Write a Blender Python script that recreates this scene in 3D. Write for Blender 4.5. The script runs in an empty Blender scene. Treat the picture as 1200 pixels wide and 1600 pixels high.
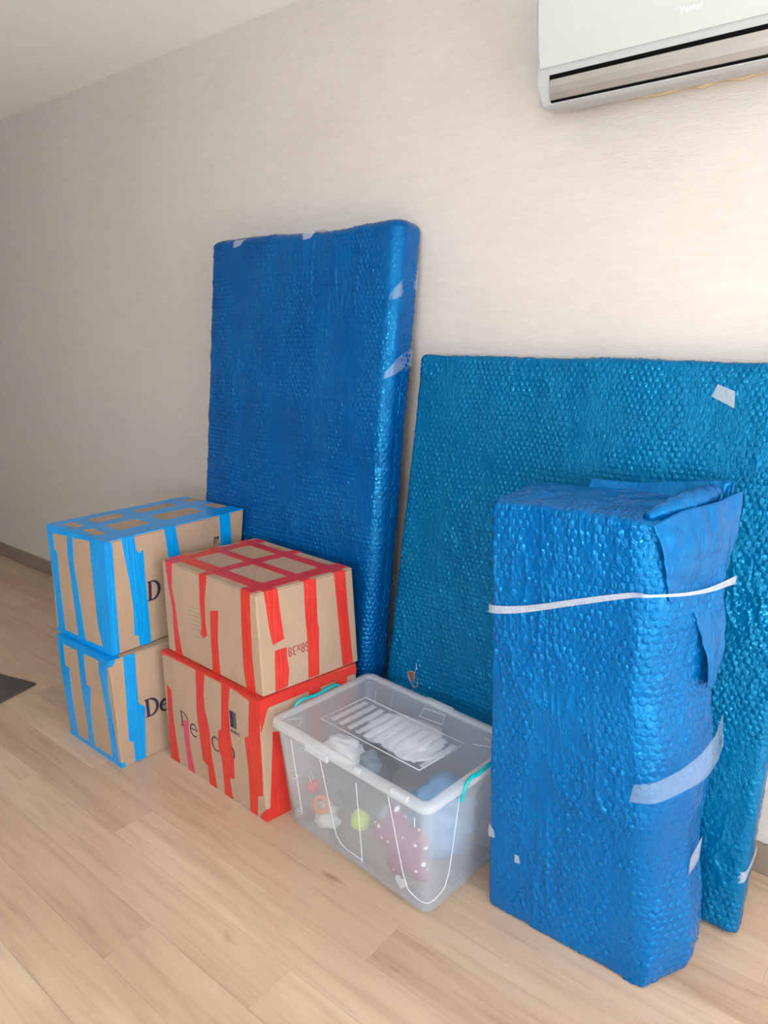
import bpy, bmesh, math, random
import numpy as np
from mathutils import Vector, Matrix

random.seed(7)
scene = bpy.context.scene
COL = scene.collection

# ------------------------------------------------------------------ camera
cam_d = bpy.data.cameras.new('camera')
cam = bpy.data.objects.new('camera', cam_d)
COL.objects.link(cam)
cam_d.sensor_fit = 'VERTICAL'
cam_d.sensor_height = 32.0
cam_d.lens = 1125.0 / 1600.0 * 32.0
cam_d.clip_start = 0.02
AZ, PITCH = math.radians(129.091), math.radians(13.976)
fwd = Vector((math.cos(AZ) * math.cos(PITCH), math.sin(AZ) * math.cos(PITCH), -math.sin(PITCH)))
cam.location = (0.0, 0.0, 1.42)
cam.rotation_euler = fwd.to_track_quat('-Z', 'Y').to_euler()
scene.camera = cam

# ------------------------------------------------------------------ world and daylight
world = bpy.data.worlds.new('sky')
scene.world = world
world.use_nodes = True
bg = world.node_tree.nodes['Background']
bg.inputs[0].default_value = (0.75, 0.87, 1.0, 1)
bg.inputs[1].default_value = 1.0

def area_light(name, loc, target, sx, sy, power, color):
    d = bpy.data.lights.new(name, 'AREA')
    d.shape = 'RECTANGLE'; d.size = sx; d.size_y = sy
    d.energy = power; d.color = color
    o = bpy.data.objects.new(name, d)
    COL.objects.link(o)
    o.location = loc
    o.rotation_euler = (Vector(target) - Vector(loc)).to_track_quat('-Z', 'Z').to_euler()
    return o

XR, YF, XL, YB, ZC = 3.0, -3.0, -6.6, 1.938, 2.49      # room: right, front, left, back wall, ceiling
# daylight entering by the tall balcony window in the right wall and by the window behind the camera
area_light('balcony_daylight', (XR - 0.02, 0.10, 1.20), (XR - 3, 0.10, 2.15), 2.7, 2.1, 104.0, (0.86, 0.96, 1.0))
area_light('rear_daylight', (0.9, YF + 0.02, 1.45), (0.9, YF + 3, 3.35), 2.0, 1.3, 160.0, (0.85, 0.955, 1.0))
# sunlight added through the balcony window so its floor bounce lifts the ceiling
sd = bpy.data.lights.new('bounce_sun', 'SUN'); sd.energy = 54.0; sd.angle = 0.01; sd.color = (0.90, 0.97, 1.0)
so = bpy.data.objects.new('bounce_sun', sd); COL.objects.link(so)
so.rotation_euler = Vector((-0.74, -0.10, -0.67)).to_track_quat('-Z', 'Y').to_euler()

vs = scene.view_settings
scene.display_settings.display_device = 'sRGB'
vs.view_transform = 'Standard'
vs.look = 'None'
vs.exposure = 0.0
vs.gamma = 1.0
vs.use_curve_mapping = False

# ------------------------------------------------------------------ helpers
def link(name, mesh, mat=None, parent=None, loc=None):
    o = bpy.data.objects.new(name, mesh)
    COL.objects.link(o)
    if mat is not None and mesh is not None:
        mesh.materials.clear(); mesh.materials.append(mat)
    if parent is not None: o.parent = parent
    if loc is not None: o.location = loc
    return o

def tag(o, label=None, cat=None, group=None, kind=None):
    if label: o['label'] = label
    if cat: o['category'] = cat
    if group: o['group'] = group
    if kind: o['kind'] = kind
    return o

def empty(name, loc, label, cat, group=None, rz=0.0):
    o = bpy.data.objects.new(name, None)
    o.empty_display_size = 0.05
    COL.objects.link(o)
    o.location = loc; o.rotation_euler = (0, 0, rz)
    return tag(o, label, cat, group)

def mesh_of(verts, faces, smooth=False, name='m'):
    m = bpy.data.meshes.new(name)
    m.from_pydata([tuple(v) for v in verts], [], faces)
    m.validate(); m.update()
    if smooth: m.polygons.foreach_set('use_smooth', [True] * len(m.polygons))
    return m

def bm_mesh(bm, smooth=False):
    bmesh.ops.recalc_face_normals(bm, faces=bm.faces[:])
    m = bpy.data.meshes.new('m'); bm.to_mesh(m); bm.free()
    if smooth: m.polygons.foreach_set('use_smooth', [True] * len(m.polygons))
    return m

def add_box(bm, a, b):
    x0, y0, z0 = a; x1, y1, z1 = b
    v = [bm.verts.new(p) for p in ((x0,y0,z0),(x1,y0,z0),(x1,y1,z0),(x0,y1,z0),(x0,y0,z1),(x1,y0,z1),(x1,y1,z1),(x0,y1,z1))]
    for f in ((3,2,1,0),(4,5,6,7),(0,1,5,4),(1,2,6,5),(2,3,7,6),(3,0,4,7)):
        bm.faces.new([v[i] for i in f])
    return v

def box_mesh(a, b, bevel=0.0, seg=2):
    bm = bmesh.new(); add_box(bm, a, b)
    if bevel: bmesh.ops.bevel(bm, geom=bm.edges[:], offset=bevel, segments=seg, affect='EDGES', profile=0.5)
    return bm_mesh(bm)

def tube_bm(bm, pts, r, n=8, closed=False):
    pts = [Vector(p) for p in pts]
    N = len(pts); rings = []
    up = Vector((0.13, 0.21, 0.97)).normalized()
    for i, p in enumerate(pts):
        a = pts[(i - 1) % N] if (closed or i > 0) else p
        b = pts[(i + 1) % N] if (closed or i < N - 1) else p
        t = (b - a).normalized()
        s = t.cross(up)
        if s.length < 1e-3: s = t.cross(Vector((1, 0, 0)))
        s.normalize(); u = s.cross(t)
        rr = r[i] if isinstance(r, (list, tuple)) else r
        rings.append([bm.verts.new(p + (s * math.cos(k * 2 * math.pi / n) + u * math.sin(k * 2 * math.pi / n)) * rr) for k in range(n)])
    for i in range(N if closed else N - 1):
        A, B = rings[i], rings[(i + 1) % N]
        for k in range(n):
            bm.faces.new((A[k], A[(k + 1) % n], B[(k + 1) % n], B[k]))
    if not closed:
        bm.faces.new(rings[0][::-1]); bm.faces.new(rings[-1])

def tube_mesh(pts, r, n=8, closed=False):
    bm = bmesh.new(); tube_bm(bm, pts, r, n, closed); return bm_mesh(bm, True)

def smooth_path(pts, k=6):
    """Catmull-Rom through pts"""
    P = [np.array(p, float) for p in pts]; out = []
    for i in range(len(P) - 1):
        p0 = P[max(i - 1, 0)]; p1 = P[i]; p2 = P[i + 1]; p3 = P[min(i + 2, len(P) - 1)]
        for j in range(k):
            t = j / k
            out.append(0.5 * ((2 * p1) + (-p0 + p2) * t + (2 * p0 - 5 * p1 + 4 * p2 - p3) * t * t + (-p0 + 3 * p1 - 3 * p2 + p3) * t ** 3))
    out.append(P[-1]); return out

# value noise in numpy (for crumpled plastic and lumpy bundles)
_TAB = np.random.RandomState(11).rand(256, 256)
def vnoise(u, v, seed=0):
    u = np.asarray(u, float) + seed * 17.31; v = np.asarray(v, float) + seed * 9.73
    iu = np.floor(u).astype(int); iv = np.floor(v).astype(int)
    fu = u - iu; fv = v - iv
    fu = fu * fu * (3 - 2 * fu); fv = fv * fv * (3 - 2 * fv)
    a = _TAB[iu % 256, iv % 256]; b = _TAB[(iu + 1) % 256, iv % 256]
    c = _TAB[iu % 256, (iv + 1) % 256]; d = _TAB[(iu + 1) % 256, (iv + 1) % 256]
    return (a * (1 - fu) + b * fu) * (1 - fv) + (c * (1 - fu) + d * fu) * fv

def ridged(u, v, seed, p=3.0):
    return np.power(1.0 - np.abs(2 * vnoise(u, v, seed) - 1), p)

def sstep(a, b, x):
    t = np.clip((x - a) / (b - a), 0, 1); return t * t * (3 - 2 * t)

# ------------------------------------------------------------------ materials
def new_mat(name):
    m = bpy.data.materials.new(name); m.use_nodes = True
    nt = m.node_tree
    return m, nt, nt.nodes['Principled BSDF']

def setp(b, color=None, rough=None, metal=None, spec=None, coat=None, trans=None, ior=None, alpha=None, sheen=None):
    I = b.inputs
    if color is not None: I['Base Color'].default_value = (*color, 1)
    if rough is not None: I['Roughness'].default_value = rough
    if metal is not None: I['Metallic'].default_value = metal
    if spec is not None: I['Specular IOR Level'].default_value = spec
    if coat is not None: I['Coat Weight'].default_value = coat; I['Coat Roughness'].default_value = 0.12
    if trans is not None: I['Transmission Weight'].default_value = trans
    if ior is not None: I['IOR'].default_value = ior
    if alpha is not None: I['Alpha'].default_value = alpha
    if sheen is not None: I['Sheen Weight'].default_value = sheen

def node(nt, kind, **kw):
    n = nt.nodes.new(kind)
    for k, v in kw.items(): setattr(n, k, v)
    return n

def coords(nt, scale=(1, 1, 1), src='Object', rot=(0, 0, 0)):
    tc = node(nt, 'ShaderNodeTexCoord'); mp = node(nt, 'ShaderNodeMapping')
    mp.inputs['Scale'].default_value = scale; mp.inputs['Rotation'].default_value = rot
    nt.links.new(tc.outputs[src], mp.inputs['Vector'])
    return mp

def noise_node(nt, mp, scale, detail=4, rough=0.55):
    n = node(nt, 'ShaderNodeTexNoise')
    n.inputs['Scale'].default_value = scale; n.inputs['Detail'].default_value = detail; n.inputs['Roughness'].default_value = rough
    if mp is not None: nt.links.new(mp.outputs[0], n.inputs['Vector'])
    return n

def ramp(nt, fac, stops):
    r = node(nt, 'ShaderNodeValToRGB')
    e = r.color_ramp.elements
    while len(e) > 1: e.remove(e[-1])
    e[0].position = stops[0][0]; e[0].color = (*stops[0][1], 1)
    for p, c in stops[1:]:
        x = e.new(p); x.color = (*c, 1)
    nt.links.new(fac, r.inputs[0]); return r

def bump(nt, b, height, strength, dist=0.01, prev=None):
    n = node(nt, 'ShaderNodeBump')
    n.inputs['Strength'].default_value = strength; n.inputs['Distance'].default_value = dist
    nt.links.new(height, n.inputs['Height'])
    if prev is not None: nt.links.new(prev.outputs[0], n.inputs['Normal'])
    nt.links.new(n.outputs[0], b.inputs['Normal']); return n

def simple(name, color, rough=0.5, var=0.06, scale=30, bstr=0.0, bscale=200, **kw):
    """one colour with a slight mottling, optional fine relief"""
    m, nt, b = new_mat(name); setp(b, color, rough, **kw)
    mp = coords(nt)
    n = noise_node(nt, mp, scale)
    lo = tuple(max(0, c * (1 - var)) for c in color); hi = tuple(min(1, c * (1 + var)) for c in color)
    r = ramp(nt, n.outputs[0], [(0.3, lo), (0.7, hi)])
    nt.links.new(r.outputs[0], b.inputs['Base Color'])
    if bstr:
        n2 = noise_node(nt, mp, bscale, 3)
        bump(nt, b, n2.outputs[0], bstr, 0.002)
    return m

M = {}
def mat_wall():
    m, nt, b = new_mat('brushed_plaster'); setp(b, rough=0.6, spec=0.25)
    n1 = noise_node(nt, coords(nt, (1.7, 1, 8.0), rot=(0, 0.07, 0)), 9, 6, 0.68)
    n2 = noise_node(nt, coords(nt, (1, 1, 1.6)), 2.2, 3)
    n3 = noise_node(nt, coords(nt, (3, 1, 20), rot=(0, -0.10, 0)), 14, 4, 0.62)
    r = ramp(nt, n1.outputs[0], [(0.30, (0.560, 0.517, 0.492)), (0.60, (0.592, 0.550, 0.524)), (0.8, (0.607, 0.566, 0.542))])
    nt.links.new(r.outputs[0], b.inputs['Base Color'])
    # brushed trowel relief that comes and goes across the wall
    rr = ramp(nt, n2.outputs[0], [(0.35, (0.25,) * 3), (0.65, (1,) * 3)])
    add = node(nt, 'ShaderNodeMath', operation='ADD'); nt.links.new(n1.outputs[0], add.inputs[0]); nt.links.new(n3.outputs[0], add.inputs[1])
    mul = node(nt, 'ShaderNodeMath', operation='MULTIPLY')
    nt.links.new(add.outputs[0], mul.inputs[0]); nt.links.new(rr.outputs[0], mul.inputs[1])
    bump(nt, b, mul.outputs[0], 0.62, 0.004)
    return m
M['wall'] = mat_wall()
M['ceiling'] = simple('ceiling_paint', (0.93, 0.935, 0.93), 0.85, 0.015, 6, 0.1, 120)
M['plain_wall'] = simple('plain_wall_paint', (0.72, 0.68, 0.63), 0.8, 0.02, 6)
M['baseboard'] = simple('baseboard_laminate', (0.235, 0.185, 0.150), 0.45, 0.1, 12)
M['frame_white'] = simple('window_frame_white', (0.8, 0.8, 0.8), 0.4, 0.02, 8)
M['subfloor'] = simple('subfloor', (0.16, 0.11, 0.08), 0.9)

def mat_wood():
    m, nt, b = new_mat('oak_laminate'); setp(b, rough=0.29, spec=0.45)
    oi = node(nt, 'ShaderNodeObjectInfo')
    tc = node(nt, 'ShaderNodeTexCoord')
    off = node(nt, 'ShaderNodeVectorMath', operation='SCALE'); off.inputs[0].default_value = (37.0, 19.0, 11.0)
    nt.links.new(oi.outputs['Random'], off.inputs['Scale'])
    add = node(nt, 'ShaderNodeVectorMath', operation='ADD')
    nt.links.new(tc.outputs['Object'], add.inputs[0]); nt.links.new(off.outputs[0], add.inputs[1])
    mp = node(nt, 'ShaderNodeMapping'); mp.inputs['Scale'].default_value = (0.9, 14, 1); nt.links.new(add.outputs[0], mp.inputs['Vector'])
    mp2 = node(nt, 'ShaderNodeMapping'); mp2.inputs['Scale'].default_value = (1.6, 7, 1); nt.links.new(add.outputs[0], mp2.inputs['Vector'])
    mp3 = node(nt, 'ShaderNodeMapping'); mp3.inputs['Scale'].default_value = (3.2, 11, 1); nt.links.new(add.outputs[0], mp3.inputs['Vector'])
    n1 = noise_node(nt, mp, 3.0, 7, 0.62); n1.inputs['Distortion'].default_value = 0.6
    n2 = noise_node(nt, mp2, 1.2, 3)
    base = ramp(nt, oi.outputs['Random'], [(0.0, (0.51, 0.36, 0.26)), (0.35, (0.56, 0.41, 0.30)), (0.7, (0.61, 0.46, 0.34)), (1.0, (0.54, 0.39, 0.29))])
    g = ramp(nt, n1.outputs[0], [(0.28, (0.78, 0.74, 0.70)), (0.5, (1, 1, 1)), (0.75, (1.1, 1.12, 1.13))])
    mx = node(nt, 'ShaderNodeMix', data_type='RGBA', blend_type='MULTIPLY'); mx.inputs['Factor'].default_value = 0.85
    nt.links.new(base.outputs[0], mx.inputs['A']); nt.links.new(g.outputs[0], mx.inputs['B'])
    g2 = ramp(nt, n2.outputs[0], [(0.3, (0.90, 0.87, 0.85)), (0.7, (1.06, 1.08, 1.07))])
    mx2 = node(nt, 'ShaderNodeMix', data_type='RGBA', blend_type='MULTIPLY'); mx2.inputs['Factor'].default_value = 1
    nt.links.new(mx.outputs['Result'], mx2.inputs['A']); nt.links.new(g2.outputs[0], mx2.inputs['B'])
    # small knots
    n4 = noise_node(nt, mp3, 1.5, 2)
    kn = ramp(nt, n4.outputs[0], [(0.72, (1, 1, 1)), (0.80, (0.66, 0.55, 0.48))])
    mx3 = node(nt, 'ShaderNodeMix', data_type='RGBA', blend_type='MULTIPLY'); mx3.inputs['Factor'].default_value = 1
    nt.links.new(mx2.outputs['Result'], mx3.inputs['A']); nt.links.new(kn.outputs[0], mx3.inputs['B'])
    nt.links.new(mx3.outputs['Result'], b.inputs['Base Color'])
    bump(nt, b, n1.outputs[0], 0.12, 0.002)
    return m
M['wood'] = mat_wood()

def mat_cardboard(name, color):
    m, nt, b = new_mat(name); setp(b, rough=0.75, spec=0.25)
    n1 = noise_node(nt, coords(nt, (2, 2, 1)), 5, 5); n2 = noise_node(nt, coords(nt), 160, 3)
    lo = tuple(c * 0.92 for c in color); hi = tuple(c * 1.05 for c in color)
    r = ramp(nt, n1.outputs[0], [(0.3, lo), (0.7, hi)])
    nt.links.new(r.outputs[0], b.inputs['Base Color'])
    w = node(nt, 'ShaderNodeTexWave', wave_type='BANDS', bands_direction='DIAGONAL')
    w.inputs['Scale'].default_value = 55
    nt.links.new(coords(nt, (1, 1, 0)).outputs[0], w.inputs['Vector'])
    b1 = bump(nt, b, w.outputs['Fac'], 0.05, 0.002)
    bump(nt, b, n2.outputs[0], 0.08, 0.001, b1)
    return m
M['cardboard'] = mat_cardboard('cardboard', (0.415, 0.292, 0.208))
M['kraft_core'] = simple('cardboard_edge', (0.55, 0.40, 0.28), 0.85)

def mat_tape(name, color, alt, rough=0.28):
    m, nt, b = new_mat(name); setp(b, rough=rough, spec=0.35, coat=0.1)
    n1 = noise_node(nt, coords(nt, (60, 60, 6)), 1.5, 4, 0.6)
    n0 = noise_node(nt, coords(nt), 9, 3)
    r = ramp(nt, n0.outputs[0], [(0.35, color), (0.7, alt)])
    nt.links.new(r.outputs[0], b.inputs['Base Color'])
    bump(nt, b, n1.outputs[0], 0.8, 0.004)
    return m
M['blue_tape'] = mat_tape('blue_packing_tape', (0.0, 0.27, 0.72), (0.0, 0.32, 0.80))
M['red_tape'] = mat_tape('red_packing_tape', (0.56, 0.030, 0.022), (0.64, 0.042, 0.030))
M['pink_tape'] = mat_tape('faded_red_tape', (0.56, 0.05, 0.12), (0.60, 0.06, 0.11))
M['ink_navy'] = simple('navy_print', (0.022, 0.018, 0.06), 0.7)
M['ink_black'] = simple('black_print', (0.03, 0.028, 0.045), 0.7)
M['ink_red'] = simple('dark_red_print', (0.33, 0.045, 0.05), 0.7)
M['ink_grey'] = simple('grey_print', (0.30, 0.25, 0.20), 0.8)

def mat_wrap(name, color, alt, rough=0.13):
    m, nt, b = new_mat(name); setp(b, rough=rough, spec=0.95)
    b.inputs['Specular Tint'].default_value = (0.09, 0.66, 1.0, 1)      # light glancing through tinted film
    n0 = noise_node(nt, coords(nt, (1, 1, 0.6)), 7, 4)
    r = ramp(nt, n0.outputs[0], [(0.3, color), (0.7, alt)])
    nt.links.new(r.outputs[0], b.inputs['Base Color'])
    # crinkled film: fine sharp ridges, some areas calmer
    n1 = noise_node(nt, coords(nt, (1, 1, 0.45)), 75, 4, 0.62)
    rid = ramp(nt, n1.outputs[0], [(0.40, (0,) * 3), (0.5, (1,) * 3), (0.60, (0,) * 3)])
    n2 = noise_node(nt, coords(nt, (1, 1, 0.5)), 9, 2)
    msk = ramp(nt, n2.outputs[0], [(0.38, (0.12,) * 3), (0.62, (1,) * 3)])
    mul = node(nt, 'ShaderNodeMath', operation='MULTIPLY')
    nt.links.new(rid.outputs[0], mul.inputs[0]); nt.links.new(msk.outputs[0], mul.inputs[1])
    b1 = bump(nt, b, n1.outputs[0], 0.40, 0.004)
    bump(nt, b, mul.outputs[0], 0.6, 0.0018, b1)
    return m
M['wrap_tall'] = mat_wrap('blue_film_dim_lit', (0.0, 0.055, 0.239), (0.0, 0.083, 0.304))  # same blue film on all three packages; their lighting is put into the tones
M['wrap_wide'] = mat_wrap('blue_film_teal_lit', (0.0, 0.084, 0.229), (0.0, 0.107, 0.273))
M['wrap_small'] = mat_wrap('blue_film_bright_lit', (0.0, 0.077, 0.290), (0.0, 0.110, 0.370))

def mat_film(name, color, opacity, rough=0.2):
    """clear plastic: partly see-through film"""
    m, nt, b = new_mat(name); setp(b, color, rough, spec=0.6)
    n1 = noise_node(nt, coords(nt), 60, 3)
    bump(nt, b, n1.outputs[0], 0.3, 0.003)
    tr = node(nt, 'ShaderNodeBsdfTransparent'); mx = node(nt, 'ShaderNodeMixShader')
    mx.inputs[0].default_value = opacity
    nt.links.new(tr.outputs[0], mx.inputs[1]); nt.links.new(b.outputs[0], mx.inputs[2])
    nt.links.new(mx.outputs[0], nt.nodes['Material Output'].inputs['Surface'])
    return m
M['clear_tape'] = mat_film('clear_tape', (0.72, 0.78, 0.84), 0.22, 0.14)
M['clear_tape_thin'] = mat_film('clear_tape_thin', (0.60, 0.72, 0.86), 0.11, 0.14)

def mat_tub(name, color, opacity, rough, transl=0.5):
    m, nt, b = new_mat(name)
    setp(b, color, rough, spec=0.5)
    tl = node(nt, 'ShaderNodeBsdfTranslucent'); tl.inputs[0].default_value = (*color, 1)
    m1 = node(nt, 'ShaderNodeMixShader'); m1.inputs[0].default_value = transl
    nt.links.new(b.outputs[0], m1.inputs[1]); nt.links.new(tl.outputs[0], m1.inputs[2])
    tr = node(nt, 'ShaderNodeBsdfTransparent'); tr.inputs[0].default_value = (0.97, 0.98, 1.0, 1)
    mx = node(nt, 'ShaderNodeMixShader'); mx.inputs[0].default_value = opacity
    nt.links.new(tr.outputs[0], mx.inputs[1]); nt.links.new(m1.outputs[0], mx.inputs[2])
    n1 = noise_node(nt, coords(nt), 260, 2)
    bump(nt, b, n1.outputs[0], 0.06, 0.001)
    nt.links.new(mx.outputs[0], nt.nodes['Material Output'].inputs['Surface'])
    return m
M['tub'] = mat_tub('frosted_plastic', (0.91, 0.955, 1.0), 0.265, 0.25, 0.3)
M['tub_lid'] = mat_tub('clear_lid_plastic', (0.88, 0.92, 0.96), 0.12, 0.12, 0.4)
M['tub_rim'] = mat_tub('thick_rim_plastic', (0.92, 0.95, 0.98), 0.40, 0.18, 0.4)
M['tub_rib'] = mat_tub('plastic_ridge', (0.92, 0.95, 0.98), 0.62, 0.2, 0.3)
M['teal'] = simple('teal_plastic', (0.0, 0.42, 0.44), 0.3, 0.05, 20)
M['ac_body'] = simple('silver_plastic', (0.40, 0.42, 0.44), 0.38, 0.02, 10)
M['ac_panel'] = simple('pale_silver_panel', (0.47, 0.505, 0.505), 0.25, 0.012, 6, coat=0.3)
M['ac_louver'] = simple('brushed_metal_louver', (0.46, 0.45, 0.44), 0.40, 0.03, 20, metal=0.8)
M['black'] = simple('gap_shade_black', (0.004, 0.004, 0.0045), 1.0, spec=0.05)
M['white_print'] = simple('white_print', (0.9, 0.9, 0.9), 0.4)
M['rug'] = simple('grey_rug', (0.085, 0.073, 0.070), 0.95, 0.2, 300, 0.5, 400)

# ------------------------------------------------------------------ room
def struct(name, mesh, mat, parent=None):
    o = link(name, mesh, mat, parent)
    if parent is None: o['kind'] = 'structure'
    return o

floor = struct('floor', box_mesh((XL, YF, -0.10), (XR, YB, -0.012)), M['subfloor'])
tag(floor, 'light oak laminate floor of long planks laid along the wall')
# planks run along the wall, each one its own piece
PL, PW = 1.21, 0.128
plank_mesh = box_mesh((0.00015, 0.00015, -0.012), (PL - 0.00015, PW - 0.00015, 0.0), 0.0004, 1)
cut_meshes = {}
row = 0; y = YB
while y > YF + 0.001:
    w = min(PW, y - YF)
    x = XL - [0.0, 0.47, 0.83, 0.22, 0.66, 1.02, 0.35][row % 7]
    while x < XR:
        x0 = max(x, XL); x1 = min(x + PL, XR)
        if x1 - x0 > 0.02:
            if x1 - x0 > PL - 1e-6 and w > PW - 1e-6: m = plank_mesh
            else:
                m = box_mesh((0.00015, 0.00015, -0.012), (x1 - x0 - 0.00015, w - 0.00015, 0.0), 0.0004, 1)
            link('plank', m, M['wood'], floor, (x0, y - w, 0.0))
        x += PL
    y -= PW; row += 1

struct('ceiling', box_mesh((XL - .1, YF - .1, ZC), (XR + .1, YB + .1, ZC + 0.1)), M['ceiling'])
wb = struct('wall_back', box_mesh((XL - .1, YB, -0.1), (XR + .1, YB + 0.1, ZC)), M['wall'])
tag(wb, 'beige brushed plaster wall behind the packed things')
struct('wall_left', box_mesh((XL - .1, YF, -0.1), (XL, YB, ZC)), M['plain_wall'])
# right wall with the opening of the balcony window
WY0, WY1, WZ0, WZ1 = -1.25, 1.45, 0.12, 2.28
bm = bmesh.new()
add_box(bm, (XR, YF, -0.1), (XR + .12, WY0, ZC)); add_box(bm, (XR, WY1, -0.1), (XR + .12, YB, ZC))
add_box(bm, (XR, WY0, -0.1), (XR + .12, WY1, WZ0)); add_box(bm, (XR, WY0, WZ1), (XR + .12, WY1, ZC))
struct('wall_right', bm_mesh(bm), M['plain_wall'])
bm = bmesh.new()
for a, b in (((XR + .03, WY0, WZ0), (XR + .09, WY0 + .06, WZ1)), ((XR + .03, WY1 - .06, WZ0), (XR + .09, WY1, WZ1)),
             ((XR + .03, 0.06, WZ0), (XR + .09, .14, WZ1)), ((XR + .03, WY0, WZ0), (XR + .09, WY1, WZ0 + .07)), ((XR + .03, WY0, WZ1 - .06), (XR + .09, WY1, WZ1))):
    add_box(bm, a, b)
w1 = struct('window_1', bm_mesh(bm), M['frame_white'])
tag(w1, 'white framed balcony window in the right wall')
# front wall (behind the camera) with its window
bm = bmesh.new()
fx0, fx1, fz0, fz1 = -0.1, 1.9, 0.8, 2.1
add_box(bm, (XL, YF - .12, -0.1), (fx0, YF, ZC)); add_box(bm, (fx1, YF - .12, -0.1), (XR, YF, ZC))
add_box(bm, (fx0, YF - .12, -0.1), (fx1, YF, fz0)); add_box(bm, (fx0, YF - .12, fz1), (fx1, YF, ZC))
struct('wall_front', bm_mesh(bm), M['plain_wall'])
bm = bmesh.new()
for a, b in (((fx0, YF - .09, fz0), (fx0 + .06, YF - .03, fz1)), ((fx1 - .06, YF - .09, fz0), (fx1, YF - .03, fz1)),
             ((.87, YF - .09, fz0), (.93, YF - .03, fz1)), ((fx0, YF - .09, fz0), (fx1, YF - .03, fz0 + .06)), ((fx0, YF - .09, fz1 - .06), (fx1, YF - .03, fz1))):
    add_box(bm, a, b)
w2 = struct('window_2', bm_mesh(bm), M['frame_white'])
tag(w2, 'white framed window in the wall behind the viewer')
bb = struct('baseboard_back', box_mesh((XL, YB - 0.014, 0.0), (XR, YB, 0.088), 0.003, 2), M['baseboard'])
tag(bb, 'brown laminate baseboard along the plaster wall')
bl = struct('baseboard_left', box_mesh((XL, YF, 0.0), (XL + 0.014, YB - 0.014, 0.088), 0.003, 2), M['baseboard'])

# corner points (metres) and tape outlines of the four boxes, in each face's own 0..1 coordinates
BOXES = {
  'blue_low': dict(flb=(-2.3812, 1.1093, 0.0000), frb=(-2.0307, 1.1069, 0.0000), brb=(-1.9957, 1.5849, 0.0000), blb=(-2.3462, 1.5873, 0.0000), flt=(-2.3649, 1.0957, 0.3970), frt=(-2.0243, 1.0935, 0.3970), brt=(-1.9893, 1.5715, 0.3970), blt=(-2.3299, 1.5721, 0.3970)),
  'blue_up': dict(flb=(-2.3944, 1.1129, 0.3990), frb=(-2.0435, 1.1170, 0.3990), brb=(-2.0478, 1.6400, 0.3990), blb=(-2.3959, 1.6320, 0.3990), flt=(-2.4003, 1.1210, 0.7840), frt=(-2.0394, 1.1252, 0.7840), brt=(-2.0440, 1.6883, 0.7840), blt=(-2.3918, 1.6791, 0.7840)),
  'red_low': dict(flb=(-1.9618, 1.2480, 0.0000), frb=(-1.4480, 1.2281, 0.0000), brb=(-1.3907, 1.5829, 0.0000), blb=(-1.8925, 1.6035, 0.0000), flt=(-1.9659, 1.2468, 0.3970), frt=(-1.4581, 1.2271, 0.3970), brt=(-1.4008, 1.5819, 0.3970), blt=(-1.9026, 1.6025, 0.3970)),
  'red_up': dict(flb=(-1.9527, 1.2679, 0.3990), frb=(-1.4597, 1.2450, 0.3990), brb=(-1.4027, 1.5956, 0.3990), blb=(-1.9030, 1.6185, 0.3990), flt=(-1.9721, 1.2796, 0.7040), frt=(-1.4889, 1.2572, 0.7040), brt=(-1.4324, 1.6049, 0.7040), blt=(-1.9293, 1.6410, 0.7040)),
}
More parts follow.
